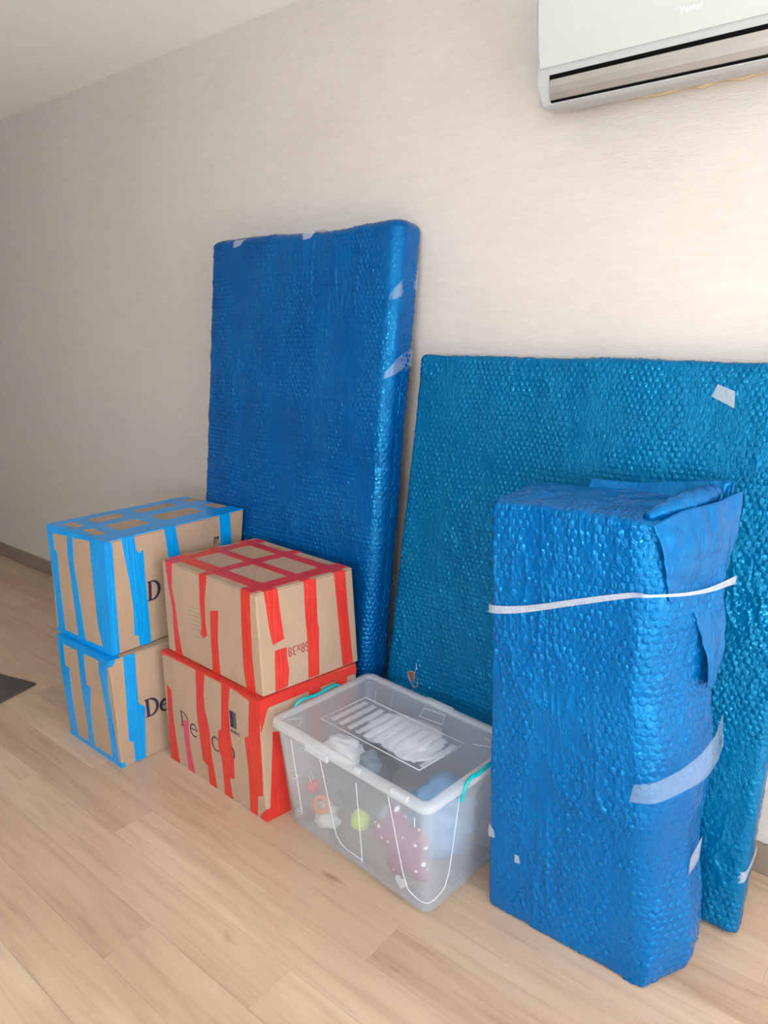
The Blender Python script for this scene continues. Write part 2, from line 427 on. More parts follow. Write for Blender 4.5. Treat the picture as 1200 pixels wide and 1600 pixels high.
TAPES = {
  'blue_up': [
    [('front', [(-0, 0.998), (1, 1), (0.996, 0.97), (0.763, 0.973), (0.462, 0.954), (0.372, 0.95), (0.102, 0.936), (-0, 0.943)]), ('top', [(0, 0), (1, 0), (1, 0.03), (0.8, 0.045), (0.45, 0.06), (0, 0.05)])],
    [('front', [(-0, 0.954), (0.102, 0.936), (0.107, 0.789), (0.156, 0.772), (0.148, 0.467), (0.172, 0.037), (0.043, 0.011), (0.028, 0.442), (0.014, 0.721)]), ('top', [(0, 0.03), (0.11, 0.03), (0.13, 0.5), (0.14, 1), (0, 1)])],
    [('front', [(0.373, 0.953), (0.462, 0.954), (0.445, 0.731), (0.49, 0.451), (0.521, 0.195), (0.545, 0.031), (0.418, 0.025), (0.391, 0.307), (0.367, 0.615), (0.347, 0.78)]), ('top', [(0.36, 0), (0.46, 0), (0.47, 0.5), (0.5, 1), (0.31, 1), (0.31, 0.5)])],
    [('front', [(0.763, 0.978), (1, 0.998), (1, 0), (0.865, 0.007), (0.791, 0.234), (0.774, 0.595), (0.758, 0.805)]), ('right', [(0, 1), (0.045, 0.986), (0.046, 0.634), (0.049, 0.298), (0.051, 0.006), (0, 0)])],
    [('front', [(0.008, 0.042), (0.166, 0.045), (0.54, 0.038), (0.871, 0.053), (1, 0.04), (1, 0), (-0, -0)])],
    [('right', [(0.104, 0.999), (0.182, 1), (0.196, 0.858), (0.216, 0.84), (0.24, 0.86), (0.251, 0.554), (0.277, 0.001), (0.195, 0.005), (0.185, 0.107), (0.158, 0.12), (0.16, 0.352), (0.143, 0.596), (0.116, 0.861)]), ('top', [(0, 0.135), (1, 0.11), (1, 0.18), (0, 0.215)])],
    [('right', [(0.388, 0.999), (0.463, 1), (0.504, 0.681), (0.536, 0.443), (0.568, 0), (0.483, 0.003), (0.433, 0.552)]), ('top', [(0, 0.425), (1, 0.4), (1, 0.485), (0, 0.53)])],
    [('right', [(0.798, 0.999), (0.882, 0.998), (0.906, 0.723), (0.956, 0.121), (0.859, 0.132), (0.818, 0.741)]), ('top', [(0, 0.81), (1, 0.8), (1, 0.9), (0, 0.905)])],
    [('top', [(0.76, 0), (1, 0), (1, 1), (0.77, 1), (0.75, 0.5)])],
  ],
  'blue_low': [
    [('front', [(-0, 0.996), (1, 1), (0.984, 0.935), (0.935, 0.939), (0.804, 0.955), (0.393, 0.943), (-0, 0.935)]), ('right', [(0, 1), (0.037, 1), (0.034, 0.968), (-0, 0.94)]), ('top', [(0, 0), (1, 0), (1, 0.08), (0, 0.08)])],
    [('front', [(-0, 0.984), (0.117, 0.991), (0.098, 0.714), (0.173, 0.722), (0.157, 0.383), (0.189, 0.032), (0.051, 0.017), (0.015, 0.243), (0.006, 0.565), (-0, 0.753)])],
    [('front', [(0.401, 0.972), (0.519, 0.98), (0.497, 0.643), (0.581, 0.65), (0.516, 0.438), (0.501, 0.026), (0.392, 0.026), (0.416, 0.258), (0.384, 0.49), (0.393, 0.732)])],
    [('front', [(0.811, 0.983), (0.959, 0.994), (0.93, 0.85), (0.916, 0.652), (0.941, 0.342), (0.956, 0.011), (0.837, 0.018), (0.833, 0.449), (0.803, 0.742), (0.792, 0.81), (0.769, 0.812)])],
    [('front', [(0.017, 0.035), (1, 0.049), (1, 0), (-0, 0)]), ('right', [(0.005, 0.049), (0.026, 0.051), (0.021, 0), (-0, 0)])],
    [('right', [(0.098, 1), (0.184, 1), (0.174, 0.759), (0.168, 0.541), (0.213, 0.482), (0.177, 0.004), (0.097, 0.009), (0.101, 0.205), (0.068, 0.223), (0.087, 0.643)])],
  ],
  'red_up': [
    [('front', [(0.042, 0.996), (0.126, 0.996), (0.098, 0.732), (0.126, 0.535), (0.136, 0.271), (0.168, 0.003), (0.091, 0), (0.082, 0.164), (0.089, 0.5), (0.063, 0.718)]), ('top', [(0.03, 0), (0.13, 0), (0.13, 1), (0.035, 1), (0.03, 0.5)])],
    [('front', [(0.433, 0.999), (0.514, 0.996), (0.472, 0.735), (0.463, 0.495), (0.473, 0.371), (0.434, 0.32), (0.399, 0.348), (0.42, 0.476), (0.416, 0.673)]), ('top', [(0.44, 0), (0.505, 0), (0.51, 0.5), (0.51, 1), (0.43, 1), (0.42, 0.5)])],
    [('front', [(0.525, 0.649), (0.613, 0.685), (0.584, 0.392), (0.582, 0), (0.503, 0), (0.509, 0.318)])],
    [('front', [(0.861, 0.998), (0.947, 0.998), (0.935, 0.773), (0.923, 0.324), (0.932, -0), (0.848, -0), (0.829, 0.222), (0.842, 0.602)]), ('top', [(0.86, 0), (0.965, 0), (0.965, 1), (0.86, 1)])],
    [('right', [(0.079, 1), (0.206, 1), (0.217, 0.791), (0.236, 0.497), (0.126, 0.474), (0.105, 0.623)]), ('top', [(0, 0.08), (1, 0.08), (1, 0.2), (0, 0.215)])],
    [('right', [(0.139, 0.408), (0.254, 0.407), (0.253, 0.275), (0.265, 0.176), (0.238, 0.022), (0.117, 0.01)])],
    [('right', [(0.473, 1), (0.596, 1), (0.583, 0.548), (0.594, 0.505), (0.563, 0.019), (0.449, 0.018), (0.469, 0.334), (0.463, 0.661)]), ('top', [(0, 0.47), (1, 0.46), (1, 0.55), (0, 0.56)])],
    [('right', [(0.795, 1), (0.914, 1), (0.917, 0.584), (0.935, 0.014), (0.823, 0.013), (0.814, 0.336), (0.804, 0.637)]), ('top', [(0, 0.81), (1, 0.79), (1, 0.9), (0, 0.9)])],
  ],
  'red_low': [
    [('front', [(0.003, 1), (1, 1), (0.991, 0.951), (0.904, 0.956), (0.731, 0.99), (0.478, 0.984), (0.056, 0.982), (0.005, 0.961)]), ('top', [(0, 0), (1, 0), (1, 0.12), (0, 0.12)])],
    [('front', [(0.036, 0.71), (0.086, 0.672), (0.077, 0.493), (0.087, 0.287), (0.115, 0.004), (0.011, 0.001), (0.012, 0.249)])],
    [('front', [(0.19, 0.444), (0.258, 0.485), (0.247, 0.282), (0.264, 0.134), (0.286, 0.003), (0.212, 0), (0.204, 0.172), (0.195, 0.29)])],
    [('front', [(0.386, 0.984), (0.479, 0.994), (0.451, 0.803), (0.45, 0.687), (0.483, 0.521), (0.488, 0.256), (0.521, 0.001), (0.444, 0), (0.439, 0.162), (0.388, 0.185), (0.377, 0.35), (0.361, 0.595)])],
    [('front', [(0.65, 0.996), (0.732, 1), (0.703, 0.823), (0.698, 0.597), (0.719, 0.366), (0.71, 0.198), (0.662, 0.178), (0.679, 0), (0.6, 0), (0.598, 0.299), (0.569, 0.4), (0.578, 0.544), (0.613, 0.578)])],
    [('front', [(0.912, 0.997), (1, 0.998), (1, 0.907), (0.988, 0.729), (0.987, 0.435), (0.979, 0.21), (0.931, 0.181), (0.918, 0), (0.851, 0), (0.858, 0.362), (0.843, 0.624), (0.88, 0.65)])],
    [('right', [(-0, 0.999), (1, 0.991), (1, 0.917), (0.368, 0.922), (0.082, 0.918), (0.056, 0.884), (0.025, 0.804), (0.001, 0.744)]), ('top', [(0.8, 0), (1, 0), (1, 1), (0.8, 1)])],
    [('front', [(0.945, 0.022), (1, 0.107), (1, -0), (0.944, -0)]), ('right', [(0.006, 0.102), (0.039, 0.099), (0.108, 0.713), (0.165, 0.693), (0.238, 0), (-0, 0)])],
    [('right', [(0.484, 0.92), (0.602, 0.922), (0.63, 0), (0.506, 0)])],
    [('right', [(0.765, 0.92), (0.891, 0.922), (0.902, 0), (0.782, 0)])],
  ],
}

# ------------------------------------------------------------------ taped cardboard boxes
FACES = {'front': ('flb', 'frb', 'frt', 'flt'), 'right': ('frb', 'brb', 'brt', 'frt'), 'top': ('flt', 'frt', 'brt', 'blt')}

class Face:
    def __init__(self, C, face):
        self.q = [Vector(C[k]) for k in FACES[face]]
        a, b, c, d = self.q
        self.n = (b - a).cross(d - a).normalized()
        if face == 'top': self.n = Vector((0, 0, 1))
        self.w = ((b - a).length + (c - d).length) / 2
        self.h = ((d - a).length + (c - b).length) / 2
    def at(self, s, t, off=0.0):
        a, b, c, d = self.q
        return a * (1 - s) * (1 - t) + b * s * (1 - t) + c * s * t + d * (1 - s) * t + self.n * off

def prism(bm, face, poly, lo, hi, origin):
    """a thin sheet lying on a face: polygon in face coordinates, from lo to hi above the face"""
    A = [bm.verts.new(face.at(s, t, lo) - origin) for s, t in poly]
    B = [bm.verts.new(face.at(s, t, hi) - origin) for s, t in poly]
    n = len(poly)
    ar = sum(poly[i][0] * poly[(i + 1) % n][1] - poly[(i + 1) % n][0] * poly[i][1] for i in range(n))
    if ar < 0: A.reverse(); B.reverse()
    bm.faces.new(B); bm.faces.new(A[::-1])
    for i in range(n):
        j = (i + 1) % n
        bm.faces.new((A[i], A[j], B[j], B[i]))

def ribbon(bm, face, path, widths, ox, oy, sx, sy, origin, hi=0.0007):
    """pen stroke: path in letter units (0..1), widths in letter units, placed at (ox,oy) metres on a face"""
    P = [Vector((p[0] * sx + ox, p[1] * sy + oy)) for p in path]
    L, R = [], []
    for i, p in enumerate(P):
        a = P[max(i - 1, 0)]; b = P[min(i + 1, len(P) - 1)]
        t = (b - a).normalized(); nn = Vector((-t.y, t.x)); w = widths[i] * sy / 2
        L.append(p + nn * w); R.append(p - nn * w)
    for i in range(len(P) - 1):
        quad = [R[i], R[i + 1], L[i + 1], L[i]]
        prism(bm, face, [(v.x / face.w, v.y / face.h) for v in quad], 0.0, hi, origin)

def arc(cx, cy, rx, ry, a0, a1, n=18):
    return [(cx + rx * math.cos(math.radians(a0 + (a1 - a0) * i / n)), cy + ry * math.sin(math.radians(a0 + (a1 - a0) * i / n))) for i in range(n + 1)]

def letter(ch, thick, thin):
    """strokes of a serif letter: (path, widths); capital height 1"""
    S = []
    if ch == 'D':
        S.append(([(0.17, 0), (0.17, 1)], [thick, thick]))
        S.append(([(0.0, 0.02), (0.34, 0.02)], [thin, thin])); S.append(([(0.0, 0.98), (0.34, 0.98)], [thin, thin]))
        p = arc(0.30, 0.5, 0.52, 0.48, 90, -90, 22)
        S.append((p, [thin + (thick - thin) * math.sin(math.pi * i / 22) for i in range(23)]))
    elif ch == 'e':
        p = arc(0.31, 0.32, 0.28, 0.31, 8, 320, 22)
        S.append((p, [thin + (thick - thin) * math.sin(math.pi * min(1, i / 20)) for i in range(23)]))
        S.append(([(0.05, 0.37), (0.58, 0.37)], [thin, thin]))
    elif ch == 'c':
        p = arc(0.31, 0.32, 0.28, 0.31, 50, 315, 22)
        S.append((p, [thin + (thick - thin) * math.sin(math.pi * i / 22) for i in range(23)]))
    elif ch == 'o':
        p = arc(0.31, 0.32, 0.29, 0.31, 0, 360, 28)
        S.append((p, [thin + (thick - thin) * abs(math.cos(2 * math.pi * i / 28)) for i in range(29)]))
    return S

def write_letter(face, ch, s, t, size, thick, thin, origin, mat, parent, squash=1.0):
    bm = bmesh.new()
    for path, widths in letter(ch, thick, thin):
        ribbon(bm, face, path, widths, s * face.w, t * face.h, size * squash, size, origin)
    return link('lettering', bm_mesh(bm), mat, parent)

def text_on_face(face, text, s, t, size, origin, mat, parent, flip=False, squash=1.0, name='lettering'):
    cu = bpy.data.curves.new('t', 'FONT'); cu.body = text; cu.size = size; cu.resolution_u = 3; cu.extrude = 0.0003
    to = bpy.data.objects.new('t', cu); COL.objects.link(to)
    dg = bpy.context.evaluated_depsgraph_get()
    me = bpy.data.meshes.new_from_object(to.evaluated_get(dg))
    bpy.data.objects.remove(to); bpy.data.curves.remove(cu)
    k = -1 if flip else 1
    for v in me.vertices:
        x, yv, z = v.co
        v.co = face.at(s + k * x * squash / face.w, t + k * yv / face.h, 0.0005 + z) - origin
    return link(name, me, mat, parent)

def cardboard_box(key, label, group, tape_key, seed):
    C = {k: Vector(v) for k, v in BOXES[key].items()}
    base = (C['flb'] + C['frb'] + C['brb'] + C['blb']) / 4
    root = empty('cardboard_box', base, label, 'box', group)
    # body: slightly bulged walls, open at the flaps, rounded edges
    TH = 0.0045
    low = {k: (Vector(v) - (Vector((0, 0, TH)) if k[2] == 't' else Vector((0, 0, 0)))) for k, v in C.items()}
    bm = bmesh.new()
    v = {k: bm.verts.new(p - base) for k, p in low.items()}
    for f in (('blb', 'brb', 'frb', 'flb'), ('flt', 'frt', 'brt', 'blt'), ('flb', 'frb', 'frt', 'flt'), ('frb', 'brb', 'brt', 'frt'), ('brb', 'blb', 'blt', 'brt'), ('blb', 'flb', 'flt', 'blt')):
        bm.faces.new([v[k] for k in f])
    bmesh.ops.bevel(bm, geom=bm.edges[:], offset=0.004, segments=2, affect='EDGES', profile=0.5)
    link('body', bm_mesh(bm), M['cardboard'], root)
    # two top flaps meeting along the length of the box
    top = Face(C, 'top')
    long_s = top.w > top.h
    for k in range(2):
        if long_s: poly = [(0.001, 0.502 * k + 0.001), (0.999, 0.502 * k + 0.001), (0.999, 0.498 + 0.501 * k), (0.001, 0.498 + 0.501 * k)]
        else: poly = [(0.502 * k + 0.001, 0.001), (0.498 + 0.501 * k, 0.001), (0.498 + 0.501 * k, 0.999), (0.502 * k + 0.001, 0.999)]
        bm = bmesh.new(); prism(bm, top, poly, -TH, 0.0, base)
        bmesh.ops.bevel(bm, geom=[e for e in bm.edges], offset=0.0012, segments=1, affect='EDGES')
        link('top_flap', bm_mesh(bm), M['cardboard'], root)
    fs = {k: Face(C, k) for k in FACES}
    for i, strip in enumerate(TAPES[key]):
        bm = bmesh.new()
        for f, poly in strip:
            prism(bm, fs[f], poly, -0.0012 - 0.00003 * i, 0.0008 + 0.00011 * i, base)
        mt = M[tape_key]
        if (key, i) in (('red_low', 2),): mt = M['pink_tape']
        link('tape_strip', bm_mesh(bm), mt, root)
    return root, fs, base

root, fs, base = cardboard_box('blue_low', 'brown cardboard box crossed with bright blue tape, standing on the floor under its twin', 'boxes sealed with blue tape', 'blue_tape', 1)
write_letter(fs['right'], 'D', 0.214, 0.375, 0.066, 0.17, 0.07, base, M['ink_navy'], root, 0.84)
write_letter(fs['right'], 'e', 0.330, 0.372, 0.066, 0.17, 0.07, base, M['ink_navy'], root, 0.84)

root, fs, base = cardboard_box('blue_up', 'brown cardboard box crossed with bright blue tape, topmost of its stack', 'boxes sealed with blue tape', 'blue_tape', 2)
write_letter(fs['right'], 'D', 0.262, 0.385, 0.068, 0.17, 0.07, base, M['ink_navy'], root, 0.80)
bm = bmesh.new()
for s0, s1, t0, t1 in ((.762, .768, .725, .80), (.762, .80, .785, .80), (.776, .782, .735, .79), (.79, .80, .765, .80)):
    prism(bm, fs['right'], [(s0, t0), (s1, t0), (s1, t1), (s0, t1)], 0, 0.0006, base)
link('printed_mark', bm_mesh(bm), M['ink_black'], root)

root, fs, base = cardboard_box('red_low', 'brown cardboard box crossed with red tape, standing on the floor beside the clear tub', 'boxes sealed with red tape', 'red_tape', 3)
write_letter(fs['front'], 'D', 0.165, 0.392, 0.055, 0.085, 0.045, base, M['ink_black'], root, 0.95)
write_letter(fs['front'], 'e', 0.270, 0.358, 0.070, 0.075, 0.045, base, M['ink_black'], root, 0.95)
write_letter(fs['front'], 'c', 0.500, 0.352, 0.076, 0.075, 0.045, base, M['ink_black'], root, 0.95)
write_letter(fs['front'], 'o', 0.640, 0.358, 0.078, 0.075, 0.045, base, M['ink_black'], root, 0.95)
bm = bmesh.new()
x = 0.708
for k, wd in enumerate((.006, .004, .022, .008, .006)):      # barcode bars
    prism(bm, fs['front'], [(x, .65), (x + wd, .65), (x + wd, .79), (x, .79)], 0, 0.0006, base)
    x += wd + (.0022 if k < 2 else .0045)
link('barcode', bm_mesh(bm), M['ink_navy'], root)
text_on_face(fs['front'], '58x48x32', 0.705, 0.606, 0.015, base, M['ink_black'], root, squash=0.78)

root, fs, base = cardboard_box('red_up', 'brown cardboard box crossed with red tape, topmost of its stack with upside-down red print', 'boxes sealed with red tape', 'red_tape', 4)
text_on_face(fs['right'], '58x38', 0.482, 0.395, 0.042, base, M['ink_red'], root, flip=True, squash=0.74)
text_on_face(fs['right'], 'x', 0.245, 0.395, 0.042, base, M['ink_red'], root, flip=True, squash=0.74)
# faint small print on the front
rr = random.Random(5)
for ln in range(7):
    bm = bmesh.new()
    t = 0.60 - ln * 0.045; s = 0.262 + ln * 0.004
    if ln == 6: t = 0.30
    while s < 0.45:
        wd = rr.uniform(.010, .028)
        prism(bm, fs['front'], [(s, t), (s + wd, t - .002), (s + wd, t + .006), (s, t + .008)], 0, 0.0006, base)
        s += wd + rr.uniform(.004, .008)
    link('small_print', bm_mesh(bm), M['ink_grey'], root)

# ------------------------------------------------------------------ things packed in bubble wrap
def grid_mesh(P, closed_u):
    """mesh from an array of rows [nv, nu, 3]"""
    nv, nu, _ = P.shape
    me = bpy.data.meshes.new('m')
    me.vertices.add(nv * nu)
    me.vertices.foreach_set('co', P.reshape(-1).astype(np.float32))
    i = np.arange(nv - 1)[:, None]; ncol = nu if closed_u else nu - 1
    j = np.arange(ncol)[None, :]; j2 = (j + 1) % nu
    q = np.stack([i * nu + j, i * nu + j2, (i + 1) * nu + j2, (i + 1) * nu + j], -1).reshape(-1, 4)
    n = len(q)
    me.loops.add(n * 4); me.loops.foreach_set('vertex_index', q.reshape(-1).astype(np.int32))
    me.polygons.add(n)
    me.polygons.foreach_set('loop_start', (np.arange(n) * 4).astype(np.int32))
    me.polygons.foreach_set('use_smooth', np.ones(n, bool))
    me.update(calc_edges=True); me.validate()
    return me

def bubbles(s, v, pitch, R):
    """hexagonal field of flat-topped bubbles, 0..1, some of them half deflated"""
    rh = pitch * 0.866
    out = np.zeros_like(s)
    row = np.floor(v / rh)
    for dr in (0, 1):
        r = row + dr
        offs = np.where(np.mod(r, 2) == 0, 0.0, 0.5) * pitch
        ci = np.round((s - offs) / pitch)
        dx = s - (ci * pitch + offs); dy = v - r * rh
        d2 = dx ** 2 + dy ** 2
        amp = _TAB[(ci.astype(int) * 7 + 3) % 256, (r.astype(int) * 13 + 5) % 256]
        tilt = _TAB[(ci.astype(int) * 11 + 9) % 256, (r.astype(int) * 5 + 1) % 256] - .5
        h = np.minimum(1.0, 1.45 * np.sqrt(np.clip(1 - d2 / (R * R), 0, 1)))
        h = h * (0.35 + 0.65 * amp) * (1 + 0.55 * tilt * dx / R - 0.35 * tilt * dy / R)
        out = np.maximum(out, h)
    return out

def round_rect(W, T, radii):
    """outline from back-left round by the front and the right side to the back; radii: fl, fr, br, bl"""
    fl, fr, br, bl = radii
    pts = []
    def corner(cx, cy, r, a0, a1):
        n = max(4, int(r / 0.002))
        for i in range(n + 1):
            a = math.radians(a0 + (a1 - a0) * i / n)
            pts.append((cx + r * math.cos(a), cy + r * math.sin(a)))
    corner(bl, T - bl, bl, 90, 180); corner(fl, fl, fl, 180, 270); corner(W - fr, fr, fr, 270, 360); corner(W - br, T - br, br, 0, 90)
    return np.array(pts)

def wrap_surface(W, T, H, radii, edge_r, step, pitch, rb, hb, seed, stretch, crease, shape=None, fine_top=False, calm=0.5):
    pts = round_rect(W, T, radii)
    pts = np.vstack([pts, pts[:1]])
    seg = np.hypot(*(pts[1:] - pts[:-1]).T)
    cum = np.concatenate([[0], np.cumsum(seg)])
    mid = (pts[1:] + pts[:-1]) / 2
    back = mid[:, 1] > T * 0.9; left = (mid[:, 0] < W * 0.01)
    dens = np.where(back, 0.25, np.where(left, 0.5, 1.0)) / step
    cd = np.concatenate([[0], np.cumsum(seg * dens)])
    N = int(cd[-1]); tt = np.linspace(0, cd[-1], N, endpoint=False)
    s = np.interp(tt, cd, cum)
    px = np.interp(s, cum, pts[:, 0]); py = np.interp(s, cum, pts[:, 1])
    rows = []                                     # (inset, z)
    d2 = T / 2
    for d in np.linspace(d2, edge_r, 5)[:-1]: rows.append((d, 0.0))
    for k in range(6):
        a = math.pi / 2 * k / 6; rows.append((edge_r * (1 - math.sin(a)), edge_r * (1 - math.cos(a))))
    zs = np.linspace(edge_r, H - edge_r, int((H - 2 * edge_r) / step))
    for z in zs: rows.append((0.0, z))
    for k in range(1, 7):
        a = math.pi / 2 * k / 6; rows.append((edge_r * (1 - math.cos(a)), H - edge_r * (1 - math.sin(a))))
    for d in np.linspace(edge_r, d2, int((d2 - edge_r) / step) if fine_top else 8)[1:]: rows.append((d, H))
    rows = np.array(rows)
    dv = np.concatenate([[0], np.cumsum(np.hypot(np.diff(rows[:, 0]), np.diff(rows[:, 1])))])
    D = rows[:, 0][:, None]; Z = rows[:, 1][:, None] + np.zeros((1, N))
    X = W / 2 + (px[None] - W / 2) * (W / 2 - D) / (W / 2)
    Y = T / 2 + (py[None] - T / 2) * (T / 2 - D) / (T / 2)
    S = s[None] + np.zeros_like(Z); V = dv[:, None] + np.zeros_like(Z)
    if shape is not None: X, Y, Z = shape(X, Y, Z)
    P = np.stack([X, Y, Z], -1)
    du = np.roll(P, -1, 1) - np.roll(P, 1, 1); dvv = np.gradient(P, axis=0)
    Nn = np.cross(du, dvv); L = np.linalg.norm(Nn, axis=-1, keepdims=True); Nn = Nn / np.maximum(L, 1e-12)
    # relief: bubbles (flattened here and there), creases, slack of the film
    warp = 0.006 * (vnoise(S * 9, V * 9, seed + 1) - .5) * 2
    mask = sstep(calm - .22, calm + .18, vnoise(S * 14, V * 5, seed + 2) * .65 + vnoise(S * 45, V * 45, seed + 3) * .35)
    b = bubbles(S + warp, V + warp * .7, pitch, rb) * hb * (0.20 + 0.95 * mask)
    cu, cv = stretch
    cr = ridged(S * cu, V * cv, seed + 4, 5) * 0.55 + ridged(S * cu * 2.1 + V * 6, V * cv * 2.3, seed + 5, 4) * 0.45
    cm = sstep(.35, .75, vnoise(S * 6, V * 3, seed + 6))
    h = b + crease * cr * (0.25 + cm) + 0.0022 * (vnoise(S * 16, V * 11, seed + 7) - .5) + 0.006 * (vnoise(S * 4, V * 3, seed + 8) - .5)
    edge = np.minimum(1.0, (dv / 0.03))[:, None]                       # keep the foot flat on the floor
    h = h * edge * np.clip((d2 - rows[:, 0]) / 0.012, 0, 1)[:, None]
    h = np.where(Y > T * 0.93, h * 0.3, h)
    return grid_mesh(P + Nn * h[..., None], True)

def leaning(root_name, label, cat, x0, y0, tilt, T, group):
    o = empty(root_name, (x0, y0, T * math.sin(tilt)), label, cat, group)
    o.rotation_euler = (-tilt, 0, 0)
    return o

def sheet(ctrl, nu, nv, thick=0.0009, wob=0.0, seed=0, sub=False):
    """thin sheet with real thickness through a grid of control points (rows of points)"""
    rowsP = [smooth_path(r, nu) for r in ctrl]
    cols = list(zip(*rowsP)); cols = [smooth_path(c, nv) for c in cols]
    G = np.array(cols).transpose(1, 0, 2)
    if wob:
        a, b_, _ = G.shape
        u, v = np.meshgrid(np.arange(b_), np.arange(a))
        n = np.cross(np.gradient(G, axis=1), np.gradient(G, axis=0)); n /= np.maximum(np.linalg.norm(n, axis=-1, keepdims=True), 1e-9)
        G = G + n * ((ridged(u * .22, v * .22, seed, 2) - .5) * wob)[..., None]
    n = np.cross(np.gradient(G, axis=1), np.gradient(G, axis=0)); n /= np.maximum(np.linalg.norm(n, axis=-1, keepdims=True), 1e-9)
    A = G + n * thick / 2; Bk = G - n * thick / 2
    nv_, nu_, _ = G.shape
    verts = np.concatenate([A.reshape(-1, 3), Bk.reshape(-1, 3)]); K = nv_ * nu_
    faces = []
    for i in range(nv_ - 1):
        for j in range(nu_ - 1):
            a = i * nu_ + j
            faces.append((a, a + 1, a + nu_ + 1, a + nu_)); faces.append((K + a, K + a + nu_, K + a + nu_ + 1, K + a + 1))
    rim = [j for j in range(nu_)] + [i * nu_ + nu_ - 1 for i in range(1, nv_)] + [(nv_ - 1) * nu_ + j for j in range(nu_ - 2, -1, -1)] + [i * nu_ for i in range(nv_ - 2, 0, -1)]
    for k in range(len(rim)):
        a, b_ = rim[k], rim[(k + 1) % len(rim)]
        faces.append((b_, a, K + a, K + b_))
    return mesh_of(verts, faces, True)

WG = 'things packed in blue bubble wrap'
# tall panel
W, T, H, tilt = 0.885, 0.122, 1.745, math.radians(6.5)
tall = leaning('bubble_wrapped_package', 'tall narrow slab in blue bubble wrap leaning on the wall behind the cardboard boxes', 'package', -2.297, 1.609, tilt, T, WG)
def shp(X, Y, Z):
    k = Z / H
    return X + 0.010 * (k - .5), Y + 0.006 * np.sin(k * 3.1) * (Y < 0.06), Z + 0.020 * (X / W - .5) * 0 + 0.006 * np.sin(X * 9)* (Z > H * .9)
tm = wrap_surface(W, T, H, (0.022, 0.040, 0.03, 0.02), 0.022, 0.0023, 0.0175, 0.0079, 0.0030, 1, (26, 5), 0.0036, shp, calm=0.5)
link('bubble_wrap', tm, M['wrap_tall'], tall)
def strip_quad(pts, nrm, th=0.0009, n=6):
    return sheet([[pts[0], pts[1]], [pts[3], pts[2]]], n, n, th, 0.0016, 3)
# clear tape tabs folded over the top edge and round the right side
for x0 in (0.135, 0.49):
    link('tape_tab', sheet([[(x0, -.0055, H - .03), (x0 + .035, -.0055, H - .026)], [(x0, -.0035, H - .008), (x0 + .06, -.0035, H - .006)], [(x0 + .005, .02, H + .004), (x0 + .065, .02, H + .004)], [(x0 + .01, .05, H + .004), (x0 + .07, .05, H + .004)]], 5, 5, 0.0009, 0.001, 2), M['clear_tape'], tall)
for z0, z1, w in ((H - .235, H - .16, .055), (H - .47, H - .40, .05)):
    link('tape_tab', sheet([[(W - .018, .004, z0), (W + .004, .02, z0 + .012), (W + .006, .055, z0 + .03), (W + .006, .11, z0 + .05)], [(W - .016, .004, z0 + .02), (W + .004, .02, z0 + w), (W + .006, .055, z0 + w + .03), (W + .006, .11, z0 + w + .055)]], 5, 6, 0.0009, 0.001, 4), M['clear_tape_thin'], tall)

# wide panel
W, T, H, tilt = 1.115, 0.066, 1.362, math.radians(9.2)
wide = leaning('bubble_wrapped_package', 'wide slab in blue bubble wrap with a small torn hole, leaning on the wall', 'package', -1.362, 1.642, tilt, T, WG)
wm = wrap_surface(W, T, H, (0.014, 0.022, 0.02, 0.014), 0.014, 0.0024, 0.0165, 0.0074, 0.0027, 21, (15, 13), 0.0038, None, calm=0.42)
link('bubble_wrap', wm, M['wrap_wide'], wide)
# torn hole near the left edge: brown board showing, ragged film round it
def on_wide(px_x, z): return (px_x, z)
hx, hz = 0.100, 0.350
bm = bmesh.new()
pp = [(-.014, .006), (-.002, .013), (.010, .011), (.012, -.004), (.006, -.026), (-.004, -.012)]
A_ = [bm.verts.new((hx + a, -.0062, hz + b)) for a, b in pp]; B_ = [bm.verts.new((hx + a, -.001, hz + b)) for a, b in pp]
bm.faces.new(A_); bm.faces.new(B_[::-1])
for i in range(6): bm.faces.new((A_[i], A_[(i + 1) % 6], B_[(i + 1) % 6], B_[i]))
M['brown_board'] = simple('brown_board', (0.20, 0.055, 0.02), 0.5)
link('torn_hole', bm_mesh(bm), M['brown_board'], wide)
bm = bmesh.new()
tube_bm(bm, [(hx + a * 1.15, -.0066 - .002 * (i % 2), hz + b * 1.1) for i, (a, b) in enumerate(pp)], 0.0022, 5, True)
tube_bm(bm, [(hx + .012, -.007, hz + .012), (hx + .018, -.008, hz + .028), (hx + .014, -.0065, hz + .05)], [.003, .002, .001], 5)
tube_bm(bm, [(hx + .006, -.007, hz - .026), (hx + .017, -.009, hz - .034), (hx + .028, -.0065, hz - .03), (hx + .026, -.007, hz + .0)], [.0025, .003, .003, .0015], 5)
link('torn_film', bm_mesh(bm, True), M['clear_tape'], wide)
link('tape_tab', sheet([[(.875, -.0065, H - .085), (.93, -.0075, H - .11)], [(.885, -.0068, H - .055), (.925, -.0065, H - .07)]], 6, 6, 0.0009, 0.0015, 6), M['clear_tape'], wide)
link('tape_tab', sheet([[(W - .035, -.002, .165), (W - .004, .002, .168), (W + .004, .03, .205), (W + .004, .06, .215)], [(W - .02, -.002, .135), (W - .002, .002, .142), (W + .004, .03, .175), (W + .004, .06, .19)]], 4, 6, 0.0009, 0.002, 7), M['clear_tape'], wide)
for z0 in (1.10, 0.72):
    link('tape_tab', sheet([[(.012, -.003, z0), (-.004, .01, z0 + .004), (-.009, .03, z0 + .006)], [(.012, -.003, z0 + .018), (-.004, .01, z0 + .022), (-.012, .03, z0 + .03)]], 4, 4, 0.0009, 0.002, 8), M['clear_tape'], wide)

